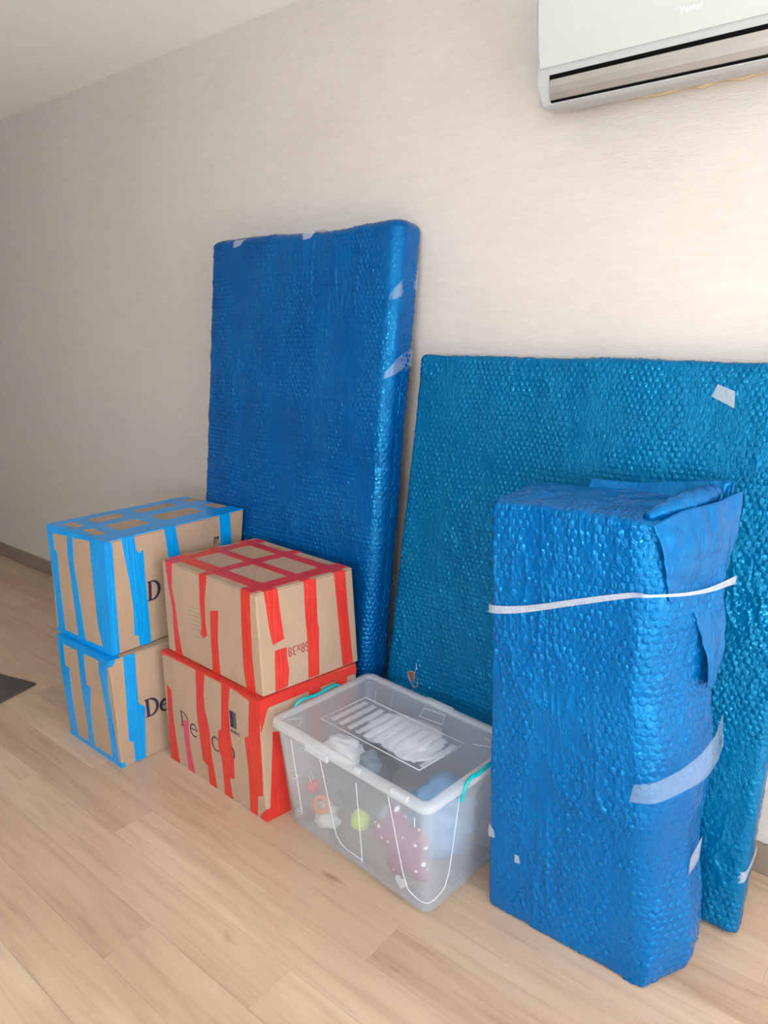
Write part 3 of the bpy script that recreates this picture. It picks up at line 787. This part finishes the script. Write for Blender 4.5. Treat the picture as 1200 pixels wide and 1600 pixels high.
# small block in front
W, T, H = 0.440, 0.245, 1.052
small = empty('bubble_wrapped_package', (-0.768, 1.372, 0.0), 'narrow upright block in blue bubble wrap bound with clear tape', 'package', WG)
def shp_s(X, Y, Z):
    # the front right corner is round above and creased sharp at the foot
    fr = 0.045; dx = np.clip(X - (W - fr), 0, None); dy = np.clip(fr - Y, 0, None)
    m = (dx > 0) & (dy > 0); sq = fr / np.maximum(np.maximum(dx, dy), 1e-6)
    kk = 1 + (np.minimum(sq, 1.5) - 1) * sstep(0.16, 0.01, Z) * m
    X = np.where(m, W - fr + dx * kk, X); Y = np.where(m, fr - dy * kk, Y)
    k = np.clip(Z / H, 0, 1); yy = np.clip(Y, 0, T)
    lo = 0.398 + 0.056 * np.clip(yy / 0.105, 0, 1) - 0.016 * sstep(0.13, T, yy)
    hi = 0.330 + 0.078 * yy / 0.2
    R = lo + (hi - lo) * sstep(0.0, 1.0, k) + 0.006 * np.sin(k * 17)
    R = R - 0.008 * sstep(0.03, 0.0, Z)
    L = -0.034 * k
    f = X / W
    Rm = 0.40 - 0.05 * k
    X2 = L + f * (Rm - L) + (R - Rm) * sstep(0.35, 1.0, f)
    Y2 = Y * (1 - 0.14 * sstep(.35, 1, k))
    Z2 = Z + (0.014 * (Y / T) + 0.010 * np.sin(f * 2.6)) * sstep(.85, 1, k)
    return X2, Y2, Z2
sm = wrap_surface(W, T, H, (0.012, 0.045, 0.05, 0.03), 0.012, 0.0023, 0.0200, 0.0090, 0.0026, 41, (24, 9), 0.0042, shp_s, fine_top=True, calm=0.44)
link('bubble_wrap', sm, M['wrap_small'], small)
# gathered film at the upper right: pointed ear, rolled fold on the top, tuck below the tape, flap at the back
ear = sheet([[(0.325, .000, 1.058), (0.353, .070, 1.078), (0.393, .160, 1.086), (0.427, .236, 1.102)],
             [(0.345, .006, 1.01), (0.379, .075, 1.015), (0.409, .155, 1.02), (0.423, .232, 1.035)],
             [(0.353, .016, .955), (0.385, .085, .958), (0.411, .16, .96), (0.419, .226, .968)],
             [(0.359, .030, .900), (0.379, .095, .903), (0.401, .16, .905), (0.409, .219, .910)]], 10, 8, 0.0025, 0.006, 12)
link('film_ear', ear, M['wrap_small'], small)
bm = bmesh.new()
tube_bm(bm, smooth_path([(.300, .030, 1.063), (.322, .068, 1.074), (.345, .120, 1.084), (.366, .175, 1.092), (.376, .212, 1.098)], 6), [.010 + .014 * math.sin(math.pi * min(1, i / 26)) + .002 * math.sin(i * 1.7) for i in range(25)], 14)
link('rolled_fold', bm_mesh(bm, True), M['wrap_small'], small)
tuck = sheet([[(.366, .085, .905), (.390, .15, .904), (.406, .212, .905)],
              [(.398, .105, .84), (.414, .16, .83), (.430, .205, .812)],
              [(.416, .13, .76), (.424, .165, .75), (.428, .205, .755)],
              [(.421, .14, .69), (.424, .165, .68), (.420, .19, .68)]], 8, 7, 0.0025, 0.008, 15)
link('tucked_fold', tuck, M['wrap_small'], small)
flap = sheet([[(.10, .205, 1.070), (.22, .21, 1.072), (.33, .222, 1.066), (.40, .236, 1.03)],
              [(.10, .222, 1.086), (.22, .228, 1.092), (.345, .238, 1.112), (.405, .246, 1.118)]], 12, 6, 0.0025, 0.006, 18)
link('back_flap', flap, M['wrap_small'], small)
M['glossy_tape'] = mat_film('stretched_tape', (0.80, 0.84, 0.88), 0.28, 0.12)
# tape pulled round the block like a string, wider at both ends
cen = smooth_path([(-.034, .06, .80), (-.030, -.004, .800), (.06, -.007, .822), (.179, -.007, .867), (.29, -.006, .908), (.338, -.006, .919), (.398, .085, .914), (.434, .234, .908)], 6)
wid = [0.018, 0.019, 0.017, 0.014, 0.012, 0.0055, 0.0065, 0.020]
n = len(cen); up_, dn_, mdl = [], [], []
for i, p in enumerate(cen):
    w = np.interp(i / (n - 1) * 7, range(8), wid) * 0.5
    up_.append((p[0], p[1], p[2] + w)); dn_.append((p[0], p[1], p[2] - w)); mdl.append((p[0], p[1], p[2]))
link('tape_band', sheet([up_, mdl, dn_], 1, 3, 0.001, 0.004, 9), M['glossy_tape'], small)
link('tape_patch', sheet([[(.330, -.007, .452), (.385, .006, .468), (.440, .075, .500), (.458, .14, .52), (.455, .20, .535)], [(.336, -.007, .497), (.384, .006, .520), (.434, .070, .560), (.450, .13, .59), (.448, .20, .612)]], 8, 8, 0.0009, 0.002, 5), M['clear_tape_thin'], small)
for q in ([(-.008, -.003, .20), (.012, -.007, .205), (.010, -.007, .225), (-.008, -.003, .235)], [(.07, -.007, .165), (.085, -.008, .17), (.08, -.008, .19), (.068, -.007, .186)], [(.438, .10, .255), (.446, .15, .27), (.446, .15, .33), (.440, .10, .30)]):
    link('tape_tab', sheet([[q[0], q[1]], [q[3], q[2]]], 4, 4, 0.0009, 0.002, 3), M['clear_tape'], small)

# ------------------------------------------------------------------ clear storage tub
TUB = Vector((-1.110, 1.408, 0.0)); TR = math.radians(-4.6)
tub = empty('storage_tub', TUB, 'clear plastic storage tub with lid and teal handles, full of toys', 'tub', rz=TR)
HX0, HY0, HX1, HY1, TZ0, TZ1 = 0.265, 0.160, 0.286, 0.193, 0.008, 0.334

def loop(hx, hy, r, z, n=7):
    pts = []
    for cx, cy, a0 in ((hx - r, hy - r, 0), (-hx + r, hy - r, 90), (-hx + r, -hy + r, 180), (hx - r, -hy + r, 270)):
        for i in range(n):
            a = math.radians(a0 + 90 * i / (n - 1)); pts.append((cx + r * math.cos(a), cy + r * math.sin(a), z))
    return pts

def loft(loops, cap_start=False, cap_end=False, closed=False):
    bm = bmesh.new()
    L = [[bm.verts.new(p) for p in l] for l in loops]
    n = len(L[0])
    for i in range(len(L) if closed else len(L) - 1):
        A_, B_ = L[i], L[(i + 1) % len(L)]
        for k in range(n): bm.faces.new((A_[k], A_[(k + 1) % n], B_[(k + 1) % n], B_[k]))
    if cap_start: bm.faces.new(L[0][::-1])
    if cap_end: bm.faces.new(L[-1])
    m = bm_mesh(bm)
    m.polygons.foreach_set('use_smooth', [len(p.vertices) == 4 for p in m.polygons])
    return m

th = 0.0022
link('tub_body', loft([loop(HX0 - .012, HY0 - .012, .022, TZ0), loop(HX0, HY0, .028, TZ0 + .006), loop(HX1, HY1, .030, TZ1), loop(HX1 - th, HY1 - th, .028, TZ1), loop(HX0 - th, HY0 - th, .026, TZ0 + .008), loop(HX0 - .014, HY0 - .014, .02, TZ0 + th)], True, True), M['tub'], tub)
# feet along the bottom edge
for x0, x1, y0, y1 in ((-.244, -.19, -.146, -.12), (-.09, .055, -.146, -.125), (.165, .244, -.146, -.10), (-.244, -.19, .12, .146), (-.09, .055, .125, .146), (.165, .244, .10, .146), (.215, .244, -.03, .06), (-.244, -.215, -.03, .06)):
    link('foot', box_mesh((x0, y0, 0.0), (x1, y1, TZ0 + .002), 0.003, 2), M['tub'], tub)
# lid: see-through plate, with its rolled rim, label field and lugs as sub-parts
rim = [(.287, .194, .330, 0.024), (.296, .203, .331, 0.030), (.2985, .2055, .336, 0.032), (.2985, .2055, .347, 0.032), (.295, .202, .353, 0.030), (.284, .191, .355, 0.022), (.276, .183, .354, 0.016), (.273, .180, .349, 0.014), (.273, .180, .343, 0.014), (.278, .185, .341, 0.018), (.285, .192, .338, 0.023)]
LIDRIM = (loft([loop(a, b_, r, z, 9) for a, b_, z, r in rim], closed=True))
lid = link('lid', loft([loop(.2735, .1805, .036, .3470), loop(.2735, .1805, .036, .3452)], True, True), M['tub_lid'], tub)
link('lid_rim', LIDRIM, M['tub_rim'], lid)
def fp(u, z, off=0.001):                       # a point on the sloping front wall
    k = (z - TZ0) / (TZ1 - TZ0); return (u, -(HY0 + (HY1 - HY0) * k) - off, z)
def rp(v, z, off=0.001):                       # ... on the right wall
    k = (z - TZ0) / (TZ1 - TZ0); return ((HX0 + (HX1 - HX0) * k) + off, v, z)
lines = [
    [fp(-.214, .315), fp(-.205, .10), fp(-.207, .068), fp(-.222, .055)],
    [fp(-.094, .318), fp(-.062, .10), fp(-.050, .068), fp(-.030, .053), fp(.015, .050), fp(.036, .052), fp(.041, .062), fp(.046, .30)],
    [fp(.160, .326), fp(.188, .13), fp(.198, .085), fp(.214, .056), (.2602, -.1555, .045), rp(-.108, .056), rp(-.09, .085), rp(-.082, .13), rp(-.068, .326)],
    [fp(.245, .30, .0), fp(.243, .272, .0)],
]
for l in lines:
    link('moulded_ridge', tube_mesh(smooth_path(l, 6), 0.0013, 6), M['tub_rib'], tub)
for u, z in ((-.215, .185), (-.215, .07)):
    link('moulded_ridge', tube_mesh([fp(u - .012, z), fp(u + .012, z), fp(u + .012, z + .014), fp(u - .012, z + .014)], 0.001, 5, True), M['tub_rib'], tub)
link('moulded_ridge', tube_mesh([fp(-.150, .225), fp(-.140, .245), fp(-.132, .225), fp(-.142, .205)], 0.0016, 5, True), M['tub_rib'], tub)
def bp(u, z): 
    k = (z - TZ0) / (TZ1 - TZ0); return (u, (HY0 + (HY1 - HY0) * k) - .004, z)
link('moulded_ridge', tube_mesh([bp(-.25, .31), bp(-.25, .265), bp(-.18, .265), bp(-.18, .31)], 0.0011, 5), M['tub_rib'], tub)
link('moulded_ridge', tube_mesh([(-.02, .155, .3470), (.05, .165, .3470), (.075, .12, .3470), (.0, .11, .3470)], 0.0011, 5, True), M['tub_rib'], tub)
link('moulded_ridge', tube_mesh([(-.262, -.165, .3470), (-.235, -.13, .3470), (-.21, -.165, .3470)], 0.0010, 5), M['tub_rib'], tub)
link('moulded_ridge', tube_mesh([(.20, .10, .3470), (.262, .13, .3470), (.20, .15, .3470)], 0.0010, 5), M['tub_rib'], tub)
# label field on the lid with its row of raised bars
ZL = 0.3460
link('label_frame', tube_mesh([(-.198, -.094, ZL), (.172, -.089, ZL), (.182, .086, ZL), (-.192, .082, ZL)], 0.0014, 6, True), M['tub_rib'], lid)
bar = box_mesh((-.0085, -.075, 0), (.0085, .062, .0022), 0.0008, 1)
for k in range(11):
    link('raised_bar', bar, M['tub_rim'], lid, (-.168 + k * .0335, .0, ZL - .0004))
# small lugs on the rim
for a, b_ in (((-.135, -.2085, .322), (-.045, -.198, .342)), ((.055, -.2075, .343), (.075, -.196, .3565)), ((.18, -.2075, .341), (.235, -.196, .3565)), ((-.05, .196, .338), (.05, .2075, .3545))):
    link('rim_lug', box_mesh(a, b_, 0.003, 2), M['tub_rim'], lid)
for s in (-1, 1):
    pth = smooth_path([(s * .297, -.112 if s < 0 else -.075, .312), (s * .3005, -.108 if s < 0 else -.071, .338), (s * .3005, -.096 if s < 0 else -.060, .356), (s * .298, -.07 if s < 0 else -.03, .362), (s * .298, -.02, .356), (s * .298, .03, .360), (s * .3005, .065, .356), (s * .3005, .078, .338), (s * .297, .082, .312)], 5)
    bm = bmesh.new(); tube_bm(bm, pth, 0.0048, 8)
    link('handle', bm_mesh(bm, True), M['teal'], tub)

# ------------------------------------------------------------------ what is inside the tub (things of their own)
RZ = Matrix.Rotation(TR, 4, 'Z')
def in_tub(x, y, z): return TUB + RZ @ Vector((x, y, z))
def blob(name, label, cat, c, size, mat, seed, amp=0.25, freq=2.2, group='things packed in the clear tub', rz=0.0, sub=4):
    bm = bmesh.new(); bmesh.ops.create_icosphere(bm, subdivisions=4, radius=1.0)
    for v in bm.verts:
        p = v.co
        k = (vnoise(np.array([p.x * freq + 9]), np.array([p.y * freq + p.z * 1.7 * freq + 5]), seed)[0] - .5) + .5 * (vnoise(np.array([p.z * freq * 2.3 + 4]), np.array([p.x * freq * 2 - p.y * freq * 2 + 7]), seed + 3)[0] - .5)
        p = p * (1 + amp * k * 2)
        q = Vector((p.x * size[0], p.y * size[1], max(p.z, -0.92) * size[2]))
        v.co = q
    o = link(name, bm_mesh(bm, True), mat)
    o.location = in_tub(*c); o.rotation_euler = (0, 0, TR + rz)
    return tag(o, label, cat, group)
M['dark_cloth'] = simple('dark_navy_cloth', (0.05, 0.065, 0.095), 0.9, 0.2, 40, 0.3, 150)
M['blue_bag'] = mat_film('blue_plastic_bag', (0.10, 0.36, 0.68), 0.85, 0.25)
M['white_bag'] = mat_film('white_thin_bag', (0.85, 0.86, 0.88), 0.75, 0.3)
M['pale_bag'] = mat_film('pale_filler_bag', (0.45, 0.60, 0.75), 0.8, 0.3)
M['white_fluff'] = simple('white_plush', (0.80, 0.78, 0.76), 0.95, 0.05, 60, 0.5, 120)
M['green_toy'] = simple('lime_green_toy', (0.52, 0.68, 0.05), 0.5, 0.06, 30)
M['red_toy'] = simple('red_toy', (0.70, 0.03, 0.05), 0.45, 0.06, 30)
M['orange_toy'] = simple('orange_toy', (0.75, 0.25, 0.07), 0.5, 0.06, 30)
M['grey_cloth'] = simple('slate_cloth', (0.10, 0.16, 0.22), 0.85, 0.15, 40)
def mat_hearts():
    m, nt, b = new_mat('mauve_heart_print'); setp(b, rough=0.9)
    v = node(nt, 'ShaderNodeTexVoronoi'); v.inputs['Scale'].default_value = 52; v.inputs['Randomness'].default_value = 0.45
    nt.links.new(coords(nt, (1, 0.2, 1)).outputs[0], v.inputs['Vector'])
    r = ramp(nt, v.outputs['Distance'], [(0.29, (0.95, 0.90, 0.92)), (0.33, (0.27, 0.055, 0.17))])
    nt.links.new(r.outputs[0], b.inputs['Base Color']); return m
M['hearts'] = mat_hearts()

blob('cloth_bundle', 'dark navy cloth bundle inside the left half of the clear tub', 'cloth', (-.135, .01, .145), (.095, .09, .078), M['dark_cloth'], 2, 0.22)
blob('plastic_bag', 'blue crumpled plastic bag filling the right half of the clear tub', 'bag', (.152, .032, .132), (.090, .108, .112), M['blue_bag'], 5, 0.14, 2.6)
blob('plastic_bag', 'white crumpled thin bag under the left part of the tub lid', 'bag', (-.09, -.105, .300), (.070, .045, .030), M['white_bag'], 8, 0.2)
blob('cloth_bundle', 'small slate blue cloth tuft right under the tub lid', 'cloth', (.012, -.105, .298), (.026, .030, .034), M['grey_cloth'], 11, 0.2)
blob('plush_toy', 'white plush toy lying low at the left end of the tub', 'toy', (-.165, -.105, .052), (.042, .028, .040), M['white_fluff'], 14, 0.25)
blob('plastic_bag', 'pale blue crumpled bag added low in the clear tub to brighten it', 'bag', (.012, .02, .075), (.044, .09, .066), M['pale_bag'], 29, 0.18, 2.6)  # filler added to lighten the inside of the tub
blob('toy_ball', 'red toy ball at the left end of the tub', 'toy', (-.226, -.105, .118), (.021, .021, .021), M['red_toy'], 17, 0.05)
blob('toy_ball', 'lime green toy ball in the middle of the tub', 'toy', (-.015, -.115, .118), (.028, .028, .029), M['green_toy'], 20, 0.05)
blob('plastic_bag', 'pale crumpled bag beneath the barred label of the tub lid', 'bag', (-.005, .06, .303), (.125, .085, .028), M['white_bag'], 23, 0.2)
# orange ring toy
bm = bmesh.new(); tube_bm(bm, [(0.024 * math.cos(a), 0.010 * math.sin(a), 0.017 * math.sin(a)) for a in [i * 2 * math.pi / 20 for i in range(20)]], 0.008, 8, True)
o = link('toy_ring', bm_mesh(bm, True), M['orange_toy']); o.location = in_tub(-.150, -.140, .112); tag(o, 'orange toy ring above the white plush in the tub', 'toy', 'things packed in the clear tub')
# mauve star cushion with a white heart
cu = empty('star_cushion', in_tub(.142, -.118, .012), 'mauve star cushion with small white hearts at the tub front', 'cushion', 'things packed in the clear tub', rz=TR)
bm = bmesh.new(); NR, NA = 9, 60; rings = []
for side in (-1, 1):
    ring0 = []
    for i in range(NR + 1):
        f = i / NR; rg = []
        for j in range(NA):
            a = 2 * math.pi * j / NA
            R_ = 0.088 * (1 + 0.21 * math.cos(5 * (a - math.radians(36))))
            tz = 0.024 * math.sqrt(max(0, 1 - f ** 2.4))
            rg.append(bm.verts.new((R_ * f * math.cos(a), side * tz, 0.118 + R_ * 1.05 * f * math.sin(a))))
        ring0.append(rg)
    for i in range(NR):
        for j in range(NA):
            k = (j + 1) % NA
            q = (ring0[i][j], ring0[i][k], ring0[i + 1][k], ring0[i + 1][j])
            bm.faces.new(q if side < 0 else q[::-1])
bmesh.ops.remove_doubles(bm, verts=bm.verts[:], dist=0.0002)
link('cushion', bm_mesh(bm, True), M['hearts'], cu)
bm = bmesh.new(); hp = []
for i in range(28):
    a = 2 * math.pi * i / 28
    hp.append((0.00125 * 16 * math.sin(a) ** 3, 0.00125 * (13 * math.cos(a) - 5 * math.cos(2 * a) - 2 * math.cos(3 * a) - math.cos(4 * a))))
A_ = [bm.verts.new((.02 + x, -.0275, .028 + z)) for x, z in hp]; B_ = [bm.verts.new((.02 + x, -.0245, .028 + z)) for x, z in hp]
bm.faces.new(A_); bm.faces.new(B_[::-1])
for i in range(28): bm.faces.new((A_[i], A_[(i + 1) % 28], B_[(i + 1) % 28], B_[i]))
ho = link('heart_patch', bm_mesh(bm), M['white_fluff'], cu); ho['label'] = 'white heart patch'

# ------------------------------------------------------------------ air conditioner
AX0, AX1 = -0.940, -0.095
acu = empty('air_conditioner', (AX0, YB, 1.957), 'pale silver wall air conditioner with a metal louver', 'air conditioner')
def extrude(prof, x0, x1, bevel=0.0, seg=3):
    bm = bmesh.new()
    A_ = [bm.verts.new((x0 - AX0, y - YB, z - 1.957)) for y, z in prof]; B_ = [bm.verts.new((x1 - AX0, y - YB, z - 1.957)) for y, z in prof]
    fa = bm.faces.new(A_); fb = bm.faces.new(B_[::-1]); n = len(prof)
    for i in range(n): bm.faces.new((A_[i], B_[i], B_[(i + 1) % n], A_[(i + 1) % n]))
    if bevel: bmesh.ops.bevel(bm, geom=list({e for f in (fa, fb) for e in f.edges}), offset=bevel, segments=seg, affect='EDGES', profile=0.5)
    return bm_mesh(bm)
prof = [(YB, 2.268), (YB, 1.996), (1.90, 1.976), (1.805, 1.958), (1.782, 1.956), (1.768, 1.960), (1.760, 1.970), (1.753, 2.0), (1.748, 2.034), (1.735, 2.10), (1.728, 2.17), (1.728, 2.23), (1.736, 2.256), (1.755, 2.268)]
link('housing', extrude(prof, AX0, AX1, 0.007), M['ac_body'], acu)
def front_y(z): return np.interp(z, [1.96, 1.97, 2.0, 2.034, 2.10, 2.17, 2.23, 2.256], [1.768, 1.760, 1.753, 1.748, 1.735, 1.728, 1.728, 1.736])
def shell(z0, z1, out, inn, n=8):
    zz = [z0 + (z1 - z0) * i / n for i in range(n + 1)]
    return [(front_y(z) - out, z) for z in zz] + [(front_y(z) + inn, z) for z in zz[::-1]]
fpn = link('front_panel', extrude(shell(2.036, 2.254, 0.005, 0.004), AX0 + .007, AX1 - .007, 0.002, 2), M['ac_panel'], acu)
link('outlet_shade_strip', extrude(shell(1.9625, 2.0195, 0.0012, 0.004), AX0 + .031, AX1 - .031), M['black'], acu)  # proud black strip in place of a recess, its shade put into the colour
lv = link('louver', extrude([(1.7555, 2.0105), (1.7500, 2.0095), (1.7490, 1.995), (1.7515, 1.980), (1.7570, 1.9672), (1.7640, 1.9668), (1.760, 1.99)], AX0 + .033, AX1 - .033), M['ac_louver'], acu)
link('seam', extrude(shell(2.0335, 2.0362, 0.0008, 0.002, 2), AX0 + .006, AX1 - .006), M['ac_body'], acu)
link('wall_plate', extrude([(YB, 1.998), (YB, 1.986), (1.915, 1.984), (1.905, 1.978), (1.905, 1.99)], AX0 + .10, AX1 - .05, 0.002, 1), M['ac_body'], acu)
cu_ = bpy.data.curves.new('t', 'FONT'); cu_.body = 'Vestel'; cu_.size = 0.0165; cu_.extrude = 0.0004; cu_.space_character = 1.12
to = bpy.data.objects.new('t', cu_); COL.objects.link(to)
me = bpy.data.meshes.new_from_object(to.evaluated_get(bpy.context.evaluated_depsgraph_get()))
bpy.data.objects.remove(to); bpy.data.curves.remove(cu_)
for v in me.vertices:
    x, yv, z = v.co; zz = 2.0745 + yv
    v.co = (x - 0.606 - AX0, front_y(zz) - 0.0052 - z - YB, zz - 1.957)
link('lettering', me, M['white_print'], fpn)
# stained plaster crumbs and sealant under the unit
M['sealant'] = simple('yellowed_sealant', (0.60, 0.47, 0.30), 0.8, 0.15, 60, 0.4, 120)
bm = bmesh.new()
tube_bm(bm, [(0.16 + i * .02, -.004 + .002 * math.sin(i * 2.1), .030 + .003 * math.sin(i * 1.3)) for i in range(26)], [.004 + .003 * abs(math.sin(i * .9)) for i in range(26)], 6)
link('sealant_bead', bm_mesh(bm, True), M['sealant'], acu)

# ------------------------------------------------------------------ rug at the left edge
a = math.atan2(0.057, 0.207)
rug = link('rug', box_mesh((-0.95, -0.55, 0.0), (0.0, 0.0, 0.009), 0.003, 2), M['rug'], None, (-2.843, 1.209, 0.0))
rug.rotation_euler = (0, 0, a)
tag(rug, 'dark grey flat rug on the floor at the left edge', 'rug')

cy = scene.cycles
cy.max_bounces = 8; cy.diffuse_bounces = 4; cy.glossy_bounces = 3; cy.transmission_bounces = 4; cy.transparent_max_bounces = 24
cy.caustics_reflective = False; cy.caustics_refractive = False
